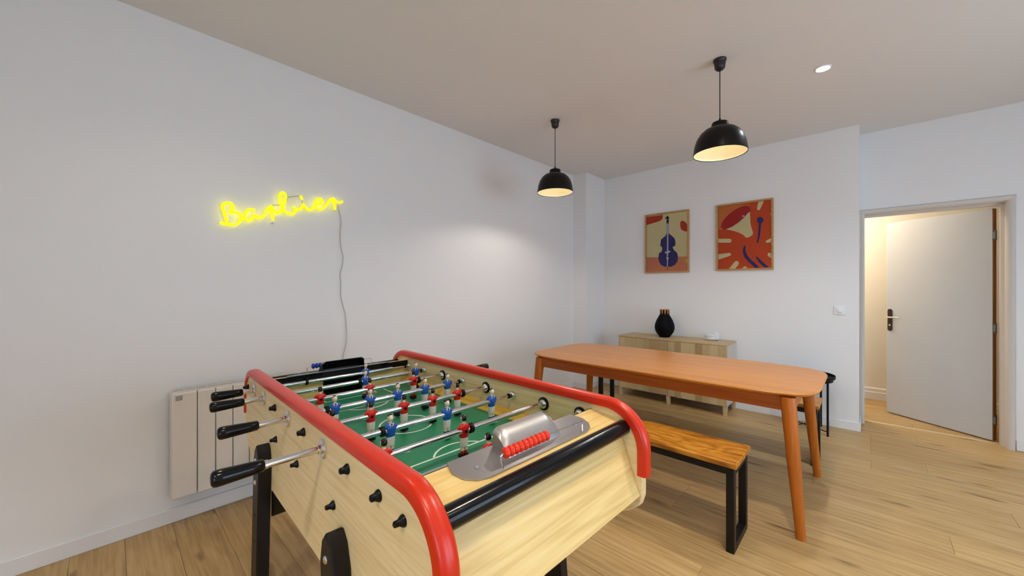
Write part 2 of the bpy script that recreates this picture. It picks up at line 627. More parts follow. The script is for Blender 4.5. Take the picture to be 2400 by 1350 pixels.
bt = .012
baseboard('baseboard_left', [(XL, XL + bt, YREAR, 4.31)])
baseboard('baseboard_pillar', [(XL + bt, -2.70 + bt, 4.31 - bt, 4.31), (-2.70, -2.70 + bt, 4.31, YB - bt)])
baseboard('baseboard_back', [(-2.70, -.05 + bt, YB - bt, YB)])
baseboard('baseboard_step', [(-.05, -.05 + bt, YB, YD - .02)])
baseboard('baseboard_back_right', [(.90, XR, YD - bt, YD)])
baseboard('baseboard_right', [(XR - bt, XR, YREAR, YD - bt)])
baseboard('baseboard_front', [(XL + bt, XR - bt, YREAR, YREAR + bt)])

# hallway behind the door
HY0, HY1 = YD + .14, 6.32
HX0, HX1 = -1.1, 2.1
hf = struct(G().box(HX0 - .1, HX1 + .1, HY0 + .03, HY1 + .1, -.06, -.012).build('floor_hall', M['subfloor'], smooth=False), 'oak laminate floor of the hallway beyond the door')
lay(hf, HX0, HX1, YD + .12, HY1, .19, 1.5, 11)
struct(G().box(HX0 - .1, HX1 + .1, HY1, HY1 + .1, 0, 2.6).build('wall_hall_back', M['hall_wall'], smooth=False), 'warm lit cream wall of the hallway')
struct(G().box(HX0 - .1, HX0, HY0, HY1, 0, 2.6).build('wall_hall_left', M['hall_wall'], smooth=False))
struct(G().box(HX1, HX1 + .1, HY0, HY1, 0, 2.6).build('wall_hall_right', M['hall_wall'], smooth=False))
struct(G().box(HX0 - .1, HX1 + .1, HY0, HY1 + .1, 2.6, 2.7).build('ceiling_hall', M['ceiling'], smooth=False))
g = G().prism([(HY1, 0), (HY1 - .018, 0), (HY1 - .018, .085), (HY1 - .012, .09), (HY1 - .012, .128), (HY1 - .004, .138), (HY1, .138)], HX0, HX1, 'yz')
struct(g.build('baseboard_hall', M['trim'], angle=20), 'stepped cream baseboard in the hallway')
add_light('hall_lamp', 'AREA', (-.45, 5.72, 2.58), HALL_W, (1.0, .84, .60), shape='DISK', size=.5)

# door frame and door leaf
FX0, FX1 = -.048, .888
JW = .05
g = G()
prof_l = [(FX0, YD - .012), (FX0 + .018, YD - .018), (FX0 + .034, YD - .006), (FX0 + .034, YD + .13), (FX0, YD + .13)]
g.prism(prof_l, 0, 2.10, 'xy')
prof_r = [(FX1 + .012, YD - .004), (FX1 + .002, YD - .020), (FX1 - .02, YD - .018), (FX1 - .036, YD - .004), (FX1 - .036, YD + .06), (FX1 - .055, YD + .075), (FX1 - .055, YD + .13), (FX1 + .012, YD + .13)]
g.prism(prof_r, 0, 2.10, 'xy')
prof_t = [(YD - .004, 2.112), (YD - .020, 2.102), (YD - .018, 2.08), (YD - .004, 2.064), (YD + .06, 2.064), (YD + .075, 2.046), (YD + .13, 2.046), (YD + .13, 2.112)]
g.prism(prof_t, FX0, FX1 + .012, 'yz')
frame = struct(g.build('trim_2', M['frame_paint'], angle=50), 'pale moulded door frame around the open doorway')
struct(G().box(FX0 + .036, FX1 - .057, YD + .100, YD + .130, 0, .005).build('trim_3', M['threshold'], bevel=.002), 'thin pale threshold strip in the doorway')

A = Vector((.800, 5.262, 0))
ddir = Vector((-.805, .593, 0)).normalized()
ang = math.atan2(ddir.y, ddir.x)          # local +x runs from the hinge to the free edge
door = bpy.data.objects.new('door_1', None)
COL.objects.link(door)
door.location = A
door.rotation_euler = (0, 0, ang)
struct(door, 'plain pale grey door standing ajar into the hallway')
DW, DT = .80, .040
hall_side = Vector((.593, .805, 0))
ly = Vector((-ddir.y, ddir.x, 0))
sg = 1 if ly.dot(hall_side) > 0 else -1
y0, y1 = sorted((0, sg * DT))
G().box(0, DW, y0, y1, .012, 2.035).build('door_leaf', M['door_paint'], door, bevel=.002, seg=1)
G().box(-.004, -.0003, y0 + .002, y1 - .002, .014, 2.03).build('door_edge', M['door_edge'], door)
for hz in (.19, .99, 1.80):
    g = G().box(-.010, -.0045, y0 + .006, y1 - .006, hz - .045, hz + .045)
    g.cyl((-.012, y1 if sg < 0 else y0, hz - .028), (-.012, y1 if sg < 0 else y0, hz + .028), .008, n=12)
    g.build('hinge', M['hinge'], door)
hy = -sg                                     # outward direction of the room face
pl = []
for i in range(24):
    a = 2 * PI * i / 24
    pl.append((DW - .036 + .0205 * math.cos(a), 1.0 + (.096 if math.sin(a) > 0 else -.096) + .0205 * math.sin(a)))
hp = G().prism(pl, hy * .0005, hy * .007, 'xz').build('handle_plate', M['bronze'], door)
g = G().tube([(DW - .036, hy * .007, 1.03), (DW - .036, hy * .045, 1.03), (DW - .042, hy * .052, 1.03), (DW - .155, hy * .052, 1.03)], .0085, 10)
g.build('lever', M['chrome'], hp)
G().cyl((DW - .036, hy * .007, .945), (DW - .036, hy * .010, .945), .009, n=14).build('keyhole', M['chrome'], hp)

# ================================================================ FOOSBALL TABLE
FT = thing('foosball_table', 'light wood foosball table with red rails and green playing field', 'foosball table', (-1.397, .848, 0), math.radians(-1.9))
HL, HW, PT = .848, .378, .030            # half length, inner half width, panel thickness
ZR, ZF = .87, .775                       # rod height, field height
RODX = [-.018 + (4.5 - i) * .178 for i in range(1, 9)]

R_ = .135
half = [(.66, .522), (.80, .590), (.838, .622), (HL, .655), (HL, .80)]
half += [(HL - R_ + R_ * math.cos(a), .80 + R_ * math.sin(a)) for a in [PI / 2 * k / 9 for k in range(1, 10)]]
outline = half + [(-x, z) for x, z in reversed(half)]
RODSIDE = {}
for sgn in (-1, 1):
    ya, yb = sorted((sgn * HW, sgn * (HW + PT)))
    sp = G().prism(outline, ya, yb, 'xz').build('side_panel', M['beech'], FT, bevel=.003, seg=1)
    RODSIDE[sgn] = sp
    # red rail sweeping over the top edge and down both ends
    path = [(HL, .722), (HL, .76), (HL, .80)] + [(HL - R_ + R_ * math.cos(a), .80 + R_ * math.sin(a)) for a in [PI / 2 * k / 12 for k in range(1, 13)]]
    path = path + [(.36, .935), (0, .935)]
    path = path + [(-x, z) for x, z in reversed(path[:-1])]
    yc = sgn * (HW + PT / 2)
    sec = [(-.014, -.0225), (.004, -.0225), (.012, -.0205), (.0165, -.014), (.018, 0), (.0165, .014), (.012, .0205), (.004, .0225), (-.014, .0225), (-.014, .0155), (-.0005, .0155), (-.0005, -.0155), (-.014, -.0155)]
    rs = []
    for i, (x, z) in enumerate(path):
        p0, p1 = path[max(i - 1, 0)], path[min(i + 1, len(path) - 1)]
        t = Vector((p1[0] - p0[0], p1[1] - p0[1])).normalized()
        n = Vector((t.y, -t.x))
        if n.dot(Vector((x, z - .7))) < 0:
            n = -n
        rs.append([(x + n.x * a, yc + b, z + n.y * a) for a, b in sec])
    G().rings(rs).build('rail', M['red_rail'], FT, angle=50)
    # black screw caps on the outer face
    caps = [(.715, .861), (-.775, .861), (.33, .737), (.0, .743), (-.27, .750)]
    for cx, cz in caps:
        yo = sgn * (HW + PT)
        G().tube([(cx, yo, cz), (cx, yo + sgn * .004, cz), (cx, yo + sgn * .010, cz), (cx, yo + sgn * .012, cz), (cx, yo + sgn * .021, cz), (cx, yo + sgn * .023, cz)],
                 [.0130, .0125, .0082, .0072, .0066, .0042], 14).build('screw_cap', M['black_plastic'], sp)
    # banked strip between field and side
    yi = sgn * HW
    G().prism([(yi, ZF), (yi - sgn * .040, ZF), (yi - sgn * .040, ZF + .004), (yi, ZF + .026)], -.652, .652, 'yz').build('bank_strip', M['bank'], FT, angle=20)

pf = G().box(-.652, .652, -HW, HW, ZF - .015, ZF).build('playfield', M['green'], FT)
LW, ZL0, ZL1 = .0035, ZF + .0001, ZF + .0008


def ring_line(cx, r, a0, a1, n=40):
    g = G()
    full = abs(a1 - a0) > 6.2
    rs = []
    for k in range(n if full else n + 1):
        a = a0 + (a1 - a0) * k / n
        c, s = math.cos(a), math.sin(a)
        rs.append([(cx + (r - LW) * c, (r - LW) * s, ZL0), (cx + (r + LW) * c, (r + LW) * s, ZL0), (cx + (r + LW) * c, (r + LW) * s, ZL1), (cx + (r - LW) * c, (r - LW) * s, ZL1)])
    return g.rings(rs, closed=full)


ring_line(0, .105, 0, 2 * PI).build('centre_circle', M['white_line'], pf)
G().box(-LW, LW, -.335, .335, ZL0, ZL1).build('halfway_line', M['white_line'], pf)
for e in (-1, 1):
    G().box(e * .355 - LW, e * .355 + LW, -.185, .185, ZL0, ZL1).build('penalty_line', M['white_line'], pf)
    for s in (-1, 1):
        x0, x1 = sorted((e * .355, e * .64))
        G().box(x0, x1, s * .188 - LW, s * .188 + LW, ZL0, ZL1).build('penalty_side_line', M['white_line'], pf)
        x0, x1 = sorted((e * .545, e * .64))
        G().box(x0, x1, s * .13 - LW, s * .13 + LW, ZL0, ZL1).build('goal_side_line', M['white_line'], pf)
        G().box(e * .36 - LW, e * .36 + LW, s * .325 - .016, s * .325 + .016, ZL0, ZL1).build('side_tick', M['white_line'], pf)
    G().box(e * .545 - LW, e * .545 + LW, -.13, .13, ZL0, ZL1).build('goal_line', M['white_line'], pf)
    a = math.acos(.06 / .115)
    c0 = 0 if e < 0 else PI
    ring_line(e * .415, .115, c0 - a, c0 + a, 24).build('penalty_arc', M['white_line'], pf)

# ends
for e in (-1, 1):
    zd0, zd1 = .903, .884
    deck = [(e * .657, zd0), (e * .770, zd1), (e * .770, zd1 - .018), (e * .657, zd0 - .018)]
    G().prism(deck, -HW + .001, HW - .001, 'xz').build('end_deck', M['beech_y'], FT)
    ep = [(e * .772, .850), (e * .842, .655), (e * .822, .652), (e * .752, .847)]
    G().prism(ep, -HW + .001, HW - .001, 'xz').build('end_panel', M['beech_y'], FT, bevel=.0015, seg=1)
    G().cyl((e * .780, -HW + .001, .866), (e * .780, HW - .001, .866), .0255, n=28).build('end_tube', M['black_gloss'], FT)
    # inner end board with the goal mouth
    for s in (-1, 1):
        ya, yb = sorted((s * .108, s * (HW - .001)))
        x0, x1 = sorted((e * .655, e * .668))
        gb = G().box(x0, x1, ya, yb, ZF, .868).build('goal_board', M['beech_y'], FT)
        x0, x1 = sorted((e * .6535, e * .6565))
        G().box(x0, x1, ya, yb, .869, .903).build('goal_board_strip', M['black_gloss'], gb)
    g = G()
    x0, x1 = sorted((e * .735, e * .745))
    g.box(x0, x1, -.107, .107, ZF - .05, .865)
    for s in (-1, 1):
        xa, xb = sorted((e * .657, e * .735))
        ya, yb = sorted((s * .100, s * .107))
        g.box(xa, xb, ya, yb, ZF - .05, .880)
    g.build('goal_box', M['black_matte'], FT)
    x0, x1 = sorted((e * .6525, e * .6565))
    G().box(x0, x1, -.1075, .1075, .866, .9035).build('goal_lintel', M['black_matte'], FT)
    # steel goal plate with raised hood
    zp = lambda x: zd0 + (zd1 - zd0) * (x - .657) / .113
    prof = [(.650, -.255), (.690, -.268), (.722, -.258), (.742, -.235), (.752, -.20), (.752, .20), (.742, .235), (.722, .258), (.690, .268), (.650, .255)]
    top = [(e * x, y, zp(x) + .0045) for x, y in prof]
    bot = [(e * x, y, zp(x) + .0012) for x, y in prof]
    plate = G().rings([bot, top]).build('goal_plate', M['steel'], FT, angle=25)
    for s in (-1, 1):
        G().cyl((e * .705, s * .205, zp(.705) + .0045), (e * .705, s * .205, zp(.705) + .0065), .006, n=12).build('screw', M['chrome'], plate)
    # hood: sheet rising from the plate towards the field, cheeks folding down
    n = 14
    rsO, rsI = [], []
    for k in range(n + 1):
        v = -1 + 2 * k / n
        y = .110 * v
        drop = max(0, abs(v) - .86) / .14
        dz = drop * drop * .011
        rowO = [(.722, zp(.722) + .004), (.710, .914 - dz * .3), (.694, .936 - dz * .7), (.676, .952 - dz), (.656, .958 - dz)]
        rsO.append([(e * x, y, z) for x, z in rowO] + [(e * x, y, z - .0022) for x, z in reversed(rowO)])
    G().rings(rsO).build('goal_hood', M['steel'], plate, angle=60)
    for s in (-1, 1):
        ck = [(.718, .899), (.708, .909), (.693, .930), (.676, .943), (.659, .946), (.657, .925), (.657, .9085)]
        ya, yb = sorted((s * .1075, s * .1098))
        G().prism([(e * x, z) for x, z in ck], ya, yb, 'xz').build('hood_cheek', M['steel'] if e > 0 else M['black_matte'], plate)  # far cheeks black, matching the painted shade inside that hood
    if e < 0:  # black sheet stands in for the shade inside the far hood
        rs = []
        for k in range(n + 1):
            v = -1 + 2 * k / n
            y = .106 * v
            drop = max(0, abs(v) - .86) / .14
            dz = drop * drop * .011
            row = [(.711, .9065 - dz * .3), (.694, .9320 - dz * .7), (.676, .9485 - dz), (.657, .9545 - dz)]
            rs.append([(e * x, y, z) for x, z in row] + [(e * x, y, z - .001) for x, z in reversed(row)])
        G().rings(rs).build('hood_lining', M['black_matte'], plate, angle=60)
    # score wire and ten beads
    xw, zw = e * .741, .926
    ys0, ys1 = (-.158, .190)
    zb = zp(.742) + .005
    g = G().tube([(e * .746, ys0 + .004, zb), (e * .742, ys0, zb + .016), (xw, ys0, zw - .004), (xw, ys0 + .006, zw), (xw, ys1 - .006, zw), (xw, ys1, zw - .004), (e * .742, ys1, zb + .016), (e * .746, ys1 - .006, zb)], .0023, 8)
    wire = g.build('score_wire', M['chrome'], FT)
    bw = .0172
    yb0 = -.140 if e > 0 else -.128
    bg = G()
    bprof = [(.003, -.0084), (.008, -.0078), (.0125, -.0052), (.0142, -.0015), (.0142, .0015), (.0125, .0052), (.008, .0078), (.003, .0084)]
    bg.rings([[(r * math.cos(2 * PI * j / 14), t, r * math.sin(2 * PI * j / 14)) for j in range(14)] for r, t in bprof])
    bme = bg.mesh('score_bead', M['red_bead'] if e > 0 else M['blue_bead'])
    for k in range(10):
        link('score_bead', bme, wire, (xw, yb0 + k * bw, zw))
G().box(-.80, .80, -HW + .001, HW - .001, .640, .652).build('floor_board', M['beech'], FT)

# legs bolted to the outer faces
for e in (-1, 1):
    for s in (-1, 1):
        x0 = e * .385 + .012
        dx = e * .065
        w = .046
        yo = s * (HW + PT + .0005)
        ya, yb = sorted((yo, yo + s * .046))
        def lx(z):
            return x0 + dx * (.72 - z) / .72
        poly = [(lx(0) - w, 0), (lx(0) + w, 0), (lx(.625) + w, .625), (lx(.680) + w * .62, .684), (lx(.708) + w * .10, .708), (lx(.708) - w * .10, .708), (lx(.680) - w * .62, .684), (lx(.625) - w, .625)]
        leg = G().prism(poly, ya, yb, 'xz').build('leg', M['leg_black'], FT, bevel=.005, seg=1)
        for bz in (.645, .555):
            G().tube([(lx(bz), yo + s * .0465, bz), (lx(bz), yo + s * .0485, bz), (lx(bz), yo + s * .052, bz)], [.0105, .010, .005], 14).build('bolt', M['chrome'], leg)
        for bz in (.42, .31):
            G().cyl((lx(bz), yo + s * .0462, bz), (lx(bz), yo + s * .0475, bz), .005, n=10).build('adjusting_hole', M['black_matte'], leg)
        xi = lx(.50) - e * w
        br = [(xi, .520), (xi - e * .085, .520), (xi - e * .085, .500), (xi, .415)]
        ya2, yb2 = sorted((s * (HW + PT), s * (HW - .06)))
        G().prism(br, ya2, yb2, 'xz').build('bracket', M['black_matte'], leg)

# player figures: two shared meshes, facing +x (blue) and -x (red)


def player_mesh(team):
    d = 1 if team == 'blue' else -1
    g = G()

    def blob(rows, cy, m, n=12, p=2.6):
        rs = []
        for (z, hx, hy_, cx) in rows:
            r = []
            for j in range(n):
                a = 2 * PI * j / n
                c, s = math.cos(a), math.sin(a)
                r.append((d * (cx + hx * math.copysign(abs(c) ** (2 / p), c)), cy + hy_ * math.copysign(abs(s) ** (2 / p), s), z))
            rs.append(r)
        g.rings(rs, m)
    SH, SHT, SK, HR, SO, BL = 0, 1, 2, 3, 4, 5
    blob([(-.088, .0145, .0135, .002), (-.078, .0140, .0135, .002), (-.0745, .009, .0115, -.002)], 0, BL, p=6)
    for cy in (-.0058, .0058):
        blob([(-.0765, .0066, .0058, 0), (-.064, .0062, .0056, 0)], cy, SO)
        blob([(-.064, .0068, .0060, 0), (-.058, .0072, .0062, 0), (-.050, .0068, .0060, 0)], cy, SK)
    blob([(-.0515, .0090, .0132, 0), (-.034, .0104, .0142, 0), (-.018, .0100, .0136, 0)], 0, SH)
    blob([(-.0215, .0104, .0140, 0), (-.010, .0118, .0160, .0005), (.004, .0122, .0188, .0008), (.0125, .0108, .0200, 0), (.0175, .0080, .0150, -.0005), (.0205, .0058, .0078, -.0008)], 0, SHT)
    for s in (-1, 1):
        blob([(-.006, .0058, .0040, 0), (.004, .0075, .0062, 0), (.0120, .0060, .0045, 0)], s * .0180, SHT)
    blob([(.0195, .0052, .0056, 0), (.0265, .0050, .0052, .0004)], 0, SK)
    n0 = len(g.f)
    g.sphere((d * .0008, 0, .0355), .0100, 14, 9, SK, .98, .92, 1.22)
    for i in range(n0, len(g.f)):
        c = Vector((0, 0, 0))
        for k in g.f[i]:
            c += Vector(g.v[k])
        c /= len(g.f[i])
        cx, cz = c.x * d, c.z - .0355
        if (cz > .0062 and cx < .006) or (cx < -.0005 and cz > -.0055) or cz > .0095:
            g.mi[i] = HR
    g.sphere((d * .0108, 0, .0340), .0016, 6, 4, SK)
    # open collar on the chest, screw on the back
    def slab(poly, xf, t, m):
        vs_ = [(d * x, y, z) for (x, y, z) in poly] + [(d * (x + t), y, z) for (x, y, z) in poly]
        n = len(poly)
        g.add(vs_, [tuple(range(n)), tuple(range(n, 2 * n))] + [(i, (i + 1) % n, n + (i + 1) % n, n + i) for i in range(n)], m)
    slab([(.0070, -.0085, .0200), (.0070, .0085, .0200), (.0118, .0000, .0030)], 0, .0012, SH)
    slab([(.0086, -.0038, .0196), (.0086, .0038, .0196), (.0115, .0, .0120)], 0, .0012, HR)
    g.cyl((d * -.0110, 0, -.001), (d * -.0136, 0, -.001), .0050, n=10, m=BL)
    mats = [M['shorts'], M['blue_shirt' if team == 'blue' else 'red_shirt'], M['skin'], M['hair'], M['blue_sock' if team == 'blue' else 'red_sock'], M['black_plastic']]
    g.v = [(x * 1.06, y * 1.06, z * (1.10 if z > 0 else 1.0)) for x, y, z in g.v]
    return g.mesh('player', mats, angle=45)


PM = {t: player_mesh(t) for t in ('blue', 'red')}
TEAM = ['red', 'red', 'blue', 'red', 'blue', 'red', 'blue', 'blue']
MEN = {1: [-.076], 2: [-.309, -.030], 3: [-.199, .028, .252], 4: [-.321, -.184, -.050, .082, .209],
       5: [-.248, -.106, .018, .155, .282], 6: [-.243, -.027, .200], 7: [.030, .318], 8: [.110]}
TILT = {1: -6, 2: 0, 3: 0, 4: 0, 5: 0, 6: 0, 7: 0, 8: 0}
REACH = {3: .262, 5: .205, 7: .185, 8: .160, 6: .290, 4: .180, 2: .165, 1: .185}   # how far the handle end stands out of the cabinet
RR = .0098
HLEN = .105
hprof = [(-.058, .0130), (-.054, .0162), (-.03, .0172), (0, .0188), (.03, .0204), (.044, .0206), (.050, .0190), (.054, .0140), (.0555, .006)]
hg = {}
for s in (-1, 1):
    gg = G().rings([[(r * math.cos(2 * PI * j / 20), s * t, r * math.sin(2 * PI * j / 20)) for j in range(20)] for t, r in hprof])
    hg[s] = gg.mesh('handle', M['black_gloss'], angle=60)
bump_me = G().rings([[(r * math.cos(2 * PI * j / 18), t, r * math.sin(2 * PI * j / 18)) for j in range(18)] for t, r in ((-.007, .0135), (-.0055, .0165), (.0055, .0165), (.007, .0135))]).mesh('rubber_ring', M['black_matte'])
for i in range(1, 9):
    x = RODX[i - 1]
    team = TEAM[i - 1]
    s = -1 if team == 'blue' else 1          # side of the handle
    yo = s * (HW + PT)
    yend = yo + s * REACH[i]
    yh = yend - s * .0555                    # handle centre
    far = -s * (HW - .004)
    pa, pb = sorted((far, yh - s * .03))
    if team == 'blue':
        g = G().cyl((x, yh - s * .03, ZR), (x, -s * (HW - .11), ZR), RR, n=18)
        g.cyl((x, -s * (HW - .11), ZR), (x, -s * (HW - .006), ZR), .0052, n=14)
    else:
        g = G().cyl((x, yh - s * .03, ZR), (x, -s * (HW + PT + .004), ZR), RR, n=18)
    rod = g.build('rod', M['chrome'], FT)
    link('handle', hg[s], rod, (x, yh, ZR))
    G().cyl((x, yh - s * .0585, ZR), (x, yh - s * .066, ZR), .0118, n=18).build('handle_collar', M['chrome'], rod)
    for my in MEN[i]:
        link('player', PM[team], rod, (x, my, ZR), (0, math.radians(TILT[i]), 0))
    # rubber stop rings beside the outer men
    ext = {1: [], 2: [(-.030, 1)], 3: [(-.199, -1)], 4: [(.209, 1)], 5: [(-.248, -1)], 6: [(.200, 1)], 7: [(.030, -1)], 8: []}[i]
    for my, sd in ext:
        link('rubber_ring', bump_me, rod, (x, my + sd * .0285, ZR))
    if i == 8:
        link('rubber_ring', bump_me, rod, (x, -.19, ZR), None).scale = (.9, .9, .9)
    if i == 6:
        G().cyl((x, -.305, ZR), (x, -.290, ZR), .0108, n=14).build('stop_ring', M['chrome'], rod)
    # bearings: flange on the handle side outside, bush inside
    sp = RODSIDE[s]
    G().tube([(x, yo, ZR), (x, yo + s * .004, ZR), (x, yo + s * .007, ZR), (x, yo + s * .0075, ZR), (x, yo + s * .016, ZR), (x, yo + s * .017, ZR)], [.0285, .0285, .025, .0135, .0130, .0090], 24).build('bearing_flange', M['chrome'], sp)
    yi = s * HW
    G().tube([(x, yi, ZR), (x, yi - s * .004, ZR), (x, yi - s * .005, ZR), (x, yi - s * .007, ZR)], [.0265, .0265, .024, .021], 24).build('bearing_washer', M['black_gloss'], sp)
    G().tube([(x, yi - s * .0068, ZR), (x, yi - s * .011, ZR), (x, yi - s * .017, ZR)], [.0185, .0175, .0105], 24).build('bearing_nut', M['chrome'], sp)
    so = RODSIDE[-s]
    yf = -s * HW
    if team == 'blue':
        G().tube([(x, yf, ZR), (x, yf + s * .003, ZR), (x, yf + s * .012, ZR), (x, yf + s * .014, ZR)], [.0165, .0165, .0125, .009], 18).build('socket_nut', M['chrome'], so)
        G().cyl((x, yf + s * .022, ZR), (x, yf + s * .029, ZR), .0105, n=14).build('rubber_stop', M['black_matte'], rod)
    yo2 = -s * (HW + PT)
    if team == 'red':
        G().tube([(x, yo2, ZR), (x, yo2 - s * .004, ZR), (x, yo2 - s * .010, ZR), (x, yo2 - s * .012, ZR), (x, yo2 - s * .020, ZR), (x, yo2 - s * .022, ZR)],
                 [.0140, .0136, .0098, .0088, .0080, .005], 14).build('rod_cap', M['black_plastic'], so)
    else:
        G().tube([(x, yo2, ZR), (x, yo2 - s * .004, ZR), (x, yo2 - s * .010, ZR), (x, yo2 - s * .012, ZR)], [.0170, .0165, .0100, .006], 14).build('rod_cap', M['black_plastic'], so)

# ================================================================ DINING TABLE
TX, TY = -1.195, 2.990
DT_ = thing('dining_table', 'long orange-brown wooden dining table with rounded corners and splayed legs', 'table', (TX, TY, 0))


def superell(a, b, n, k=72):
    r = []
    for j in range(k):
        t = 2 * PI * j / k
        # even spacing along the outline
        c, s = math.cos(t), math.sin(t)
        q = (abs(c) ** n + abs(s) ** n) ** (-1 / n)
        r.append((a * c * q, b * s * q))
    return r


TZ = .765
ring = lambda a, b, z: [(x, y, z) for x, y in superell(a, b, 6.5)]
g = G().rings([ring(.985, .462, TZ - .026), ring(1.006, .486, TZ - .012), ring(1.010, .490, TZ - .006), ring(1.006, .486, TZ)])
g.build('table_top', M['teak'], DT_, angle=30)
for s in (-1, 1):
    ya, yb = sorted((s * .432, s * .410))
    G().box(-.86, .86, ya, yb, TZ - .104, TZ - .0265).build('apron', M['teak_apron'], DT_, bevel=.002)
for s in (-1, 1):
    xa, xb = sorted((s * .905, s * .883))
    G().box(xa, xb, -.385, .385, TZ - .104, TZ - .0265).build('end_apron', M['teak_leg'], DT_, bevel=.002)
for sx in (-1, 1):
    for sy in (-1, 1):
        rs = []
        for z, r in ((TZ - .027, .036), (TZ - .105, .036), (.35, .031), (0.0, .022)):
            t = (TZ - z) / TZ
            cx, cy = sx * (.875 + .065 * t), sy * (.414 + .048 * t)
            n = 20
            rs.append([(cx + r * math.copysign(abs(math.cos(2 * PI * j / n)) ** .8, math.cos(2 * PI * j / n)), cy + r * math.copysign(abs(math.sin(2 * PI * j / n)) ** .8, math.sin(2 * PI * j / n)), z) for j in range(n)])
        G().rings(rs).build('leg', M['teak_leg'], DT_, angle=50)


# ================================================================ BENCHES
def bench(x0, x1, y0, y1, zs, label):
    b = thing('bench', label, 'bench', ((x0 + x1) / 2, (y0 + y1) / 2, 0), 0, 'wood and black steel benches')
    hx, hy_ = (x1 - x0) / 2, (y1 - y0) / 2
    G().box(-hx, hx, -hy_, hy_, zs - .028, zs).build('seat', M['bench'], b, bevel=.004)
    t = .038
    for s in (-1, 1):
        xa, xb = sorted((s * (hx - .012), s * (hx - .012 - t)))
        fr = G()
        for q in (-1, 1):
            ya, yb = sorted((q * (hy_ - .010), q * (hy_ - .010 - t)))
            G().box(xa, xb, ya, yb, 0, zs - .0285).build('leg', M['leg_black'], b, bevel=.003)
        G().box(xa, xb, -hy_ + .010 + t, hy_ - .010 - t, 0, t).build('foot_bar', M['leg_black'], b, bevel=.002)
        G().box(xa, xb, -hy_ + .010 + t, hy_ - .010 - t, zs - .0285 - t, zs - .0285).build('seat_bar', M['leg_black'], b, bevel=.002)
    for q in (-1, 1):
        ya, yb = sorted((q * (hy_ - .010), q * (hy_ - .010 - t)))
        G().box(-hx + .012 + t, hx - .012 - t, ya, yb, zs - .0285 - t, zs - .0285).build('side_rail', M['leg_black'], b, bevel=.002)
    return b


bench(-2.34, -.472, 2.137, 2.450, .46, 'wooden bench with black steel legs between foosball and dining table')
bench(-2.125, -.257, 3.610, 3.915, .46, 'wooden bench with black steel legs on the far side of the dining table')

# ================================================================ SIDEBOARD
SX0, SX1, SY0, SY1, SZ0, SZ1 = -2.272, -1.056, 4.385, 4.775, .105, .752
SB = thing('sideboard', 'low pale oak sideboard with two doors against the end wall', 'sideboard', ((SX0 + SX1) / 2, (SY0 + SY1) / 2, 0))
hx, hy_ = (SX1 - SX0) / 2, (SY1 - SY0) / 2
G().box(-hx, hx, -hy_, hy_, SZ1 - .018, SZ1).build('top', M['sideboard'], SB, bevel=.0015, seg=1)
for s in (-1, 1):
    xa, xb = sorted((s * hx, s * (hx - .018)))
    G().box(xa, xb, -hy_ + .018, hy_, SZ0, SZ1 - .0185).build('side_panel', M['sideboard_side'], SB)
G().box(-hx + .019, hx - .019, -hy_ + .018, hy_, SZ0, SZ0 + .018).build('bottom', M['sideboard'], SB)
G().box(-hx + .019, hx - .019, hy_ - .006, hy_, SZ0 + .019, SZ1 - .019).build('back', M['sideboard'], SB)
for s in (-1, 1):
    xa, xb = sorted((s * .002, s * (hx - .001)))
    G().box(xa, xb, -hy_, -hy_ + .0165, SZ0 + .001, SZ1 - .0205).build('door', M['staves'], SB, bevel=.001, seg=1)
for lx_ in (-hx + .022, 0, hx - .022):
    for ly_ in (-hy_ + .028, hy_ - .028):
        G().rings([[(lx_ - .017, ly_ - .017, 0), (lx_ + .017, ly_ - .017, 0), (lx_ + .017, ly_ + .017, 0), (lx_ - .017, ly_ + .017, 0)],
                   [(lx_ - .021, ly_ - .021, SZ0 - .0005), (lx_ + .021, ly_ - .021, SZ0 - .0005), (lx_ + .021, ly_ + .021, SZ0 - .0005), (lx_ - .021, ly_ + .021, SZ0 - .0005)]]).build('leg', M['sideboard'], SB, bevel=.002)

# vase
V = thing('vase', 'black bulbous ceramic vase with gold drips at the neck on the sideboard', 'vase', (-1.772, 4.575, SZ1))
prof = [(.060, 0), (.062, .012), (.078, .028), (.102, .065), (.113, .110), (.108, .155), (.090, .205), (.068, .245), (.055, .268), (.052, .290), (.053, .326), (.053, .332), (.047, .332), (.046, .29), (.046, .25), (.0, .24)]
G().lathe(prof[:-1], 36, caps=True).build('body', M['vase'], V, angle=40)
G().lathe([(.0535, .326), (.0545, .3325), (.046, .3335), (.0455, .327)], 36, caps=False).build('rim', M['gold'], V)
for k in range(10):
    a = 2 * PI * (k + .25) / 10
    ca, sa = math.cos(a), math.sin(a)
    rs = []
    for z, w, r in ((.332, .0085, .0545), (.318, .0075, .0542), (.295, .0060, .0536), (.280, .0035, .0545), (.272, .0010, .0560)):
        o_ = Vector((ca * r, sa * r, z))
        t = Vector((-sa, ca, 0))
        nn = Vector((ca, sa, 0))
        rs.append([o_ - t * w - nn * .002, o_ - t * w * .7 + nn * .001, o_ + t * w * .7 + nn * .001, o_ + t * w - nn * .002])
    G().rings(rs).build('gold_drip', M['gold'], V)

# coil of white cable
CB = thing('coiled_cable', 'small coil of white cable lying on the sideboard', 'cable', (-1.275, 4.665, SZ1))
pts = []
for k in range(0, 5 * 28 + 1):
    t = k / 28
    a = 2 * PI * t
    rx = .066 + .006 * math.sin(3.1 * t)
    pts.append((rx * math.cos(a), .046 * math.sin(a) * (1 + .1 * math.sin(2 * t)), .0062 + t * .0118))
G().tube(pts, .0060, 8).build('cable', M['white_plastic'], CB)
G().box(.035, .062, -.020, .006, .0665, .0885).build('plug', M['white_plastic'], CB, bevel=.004)


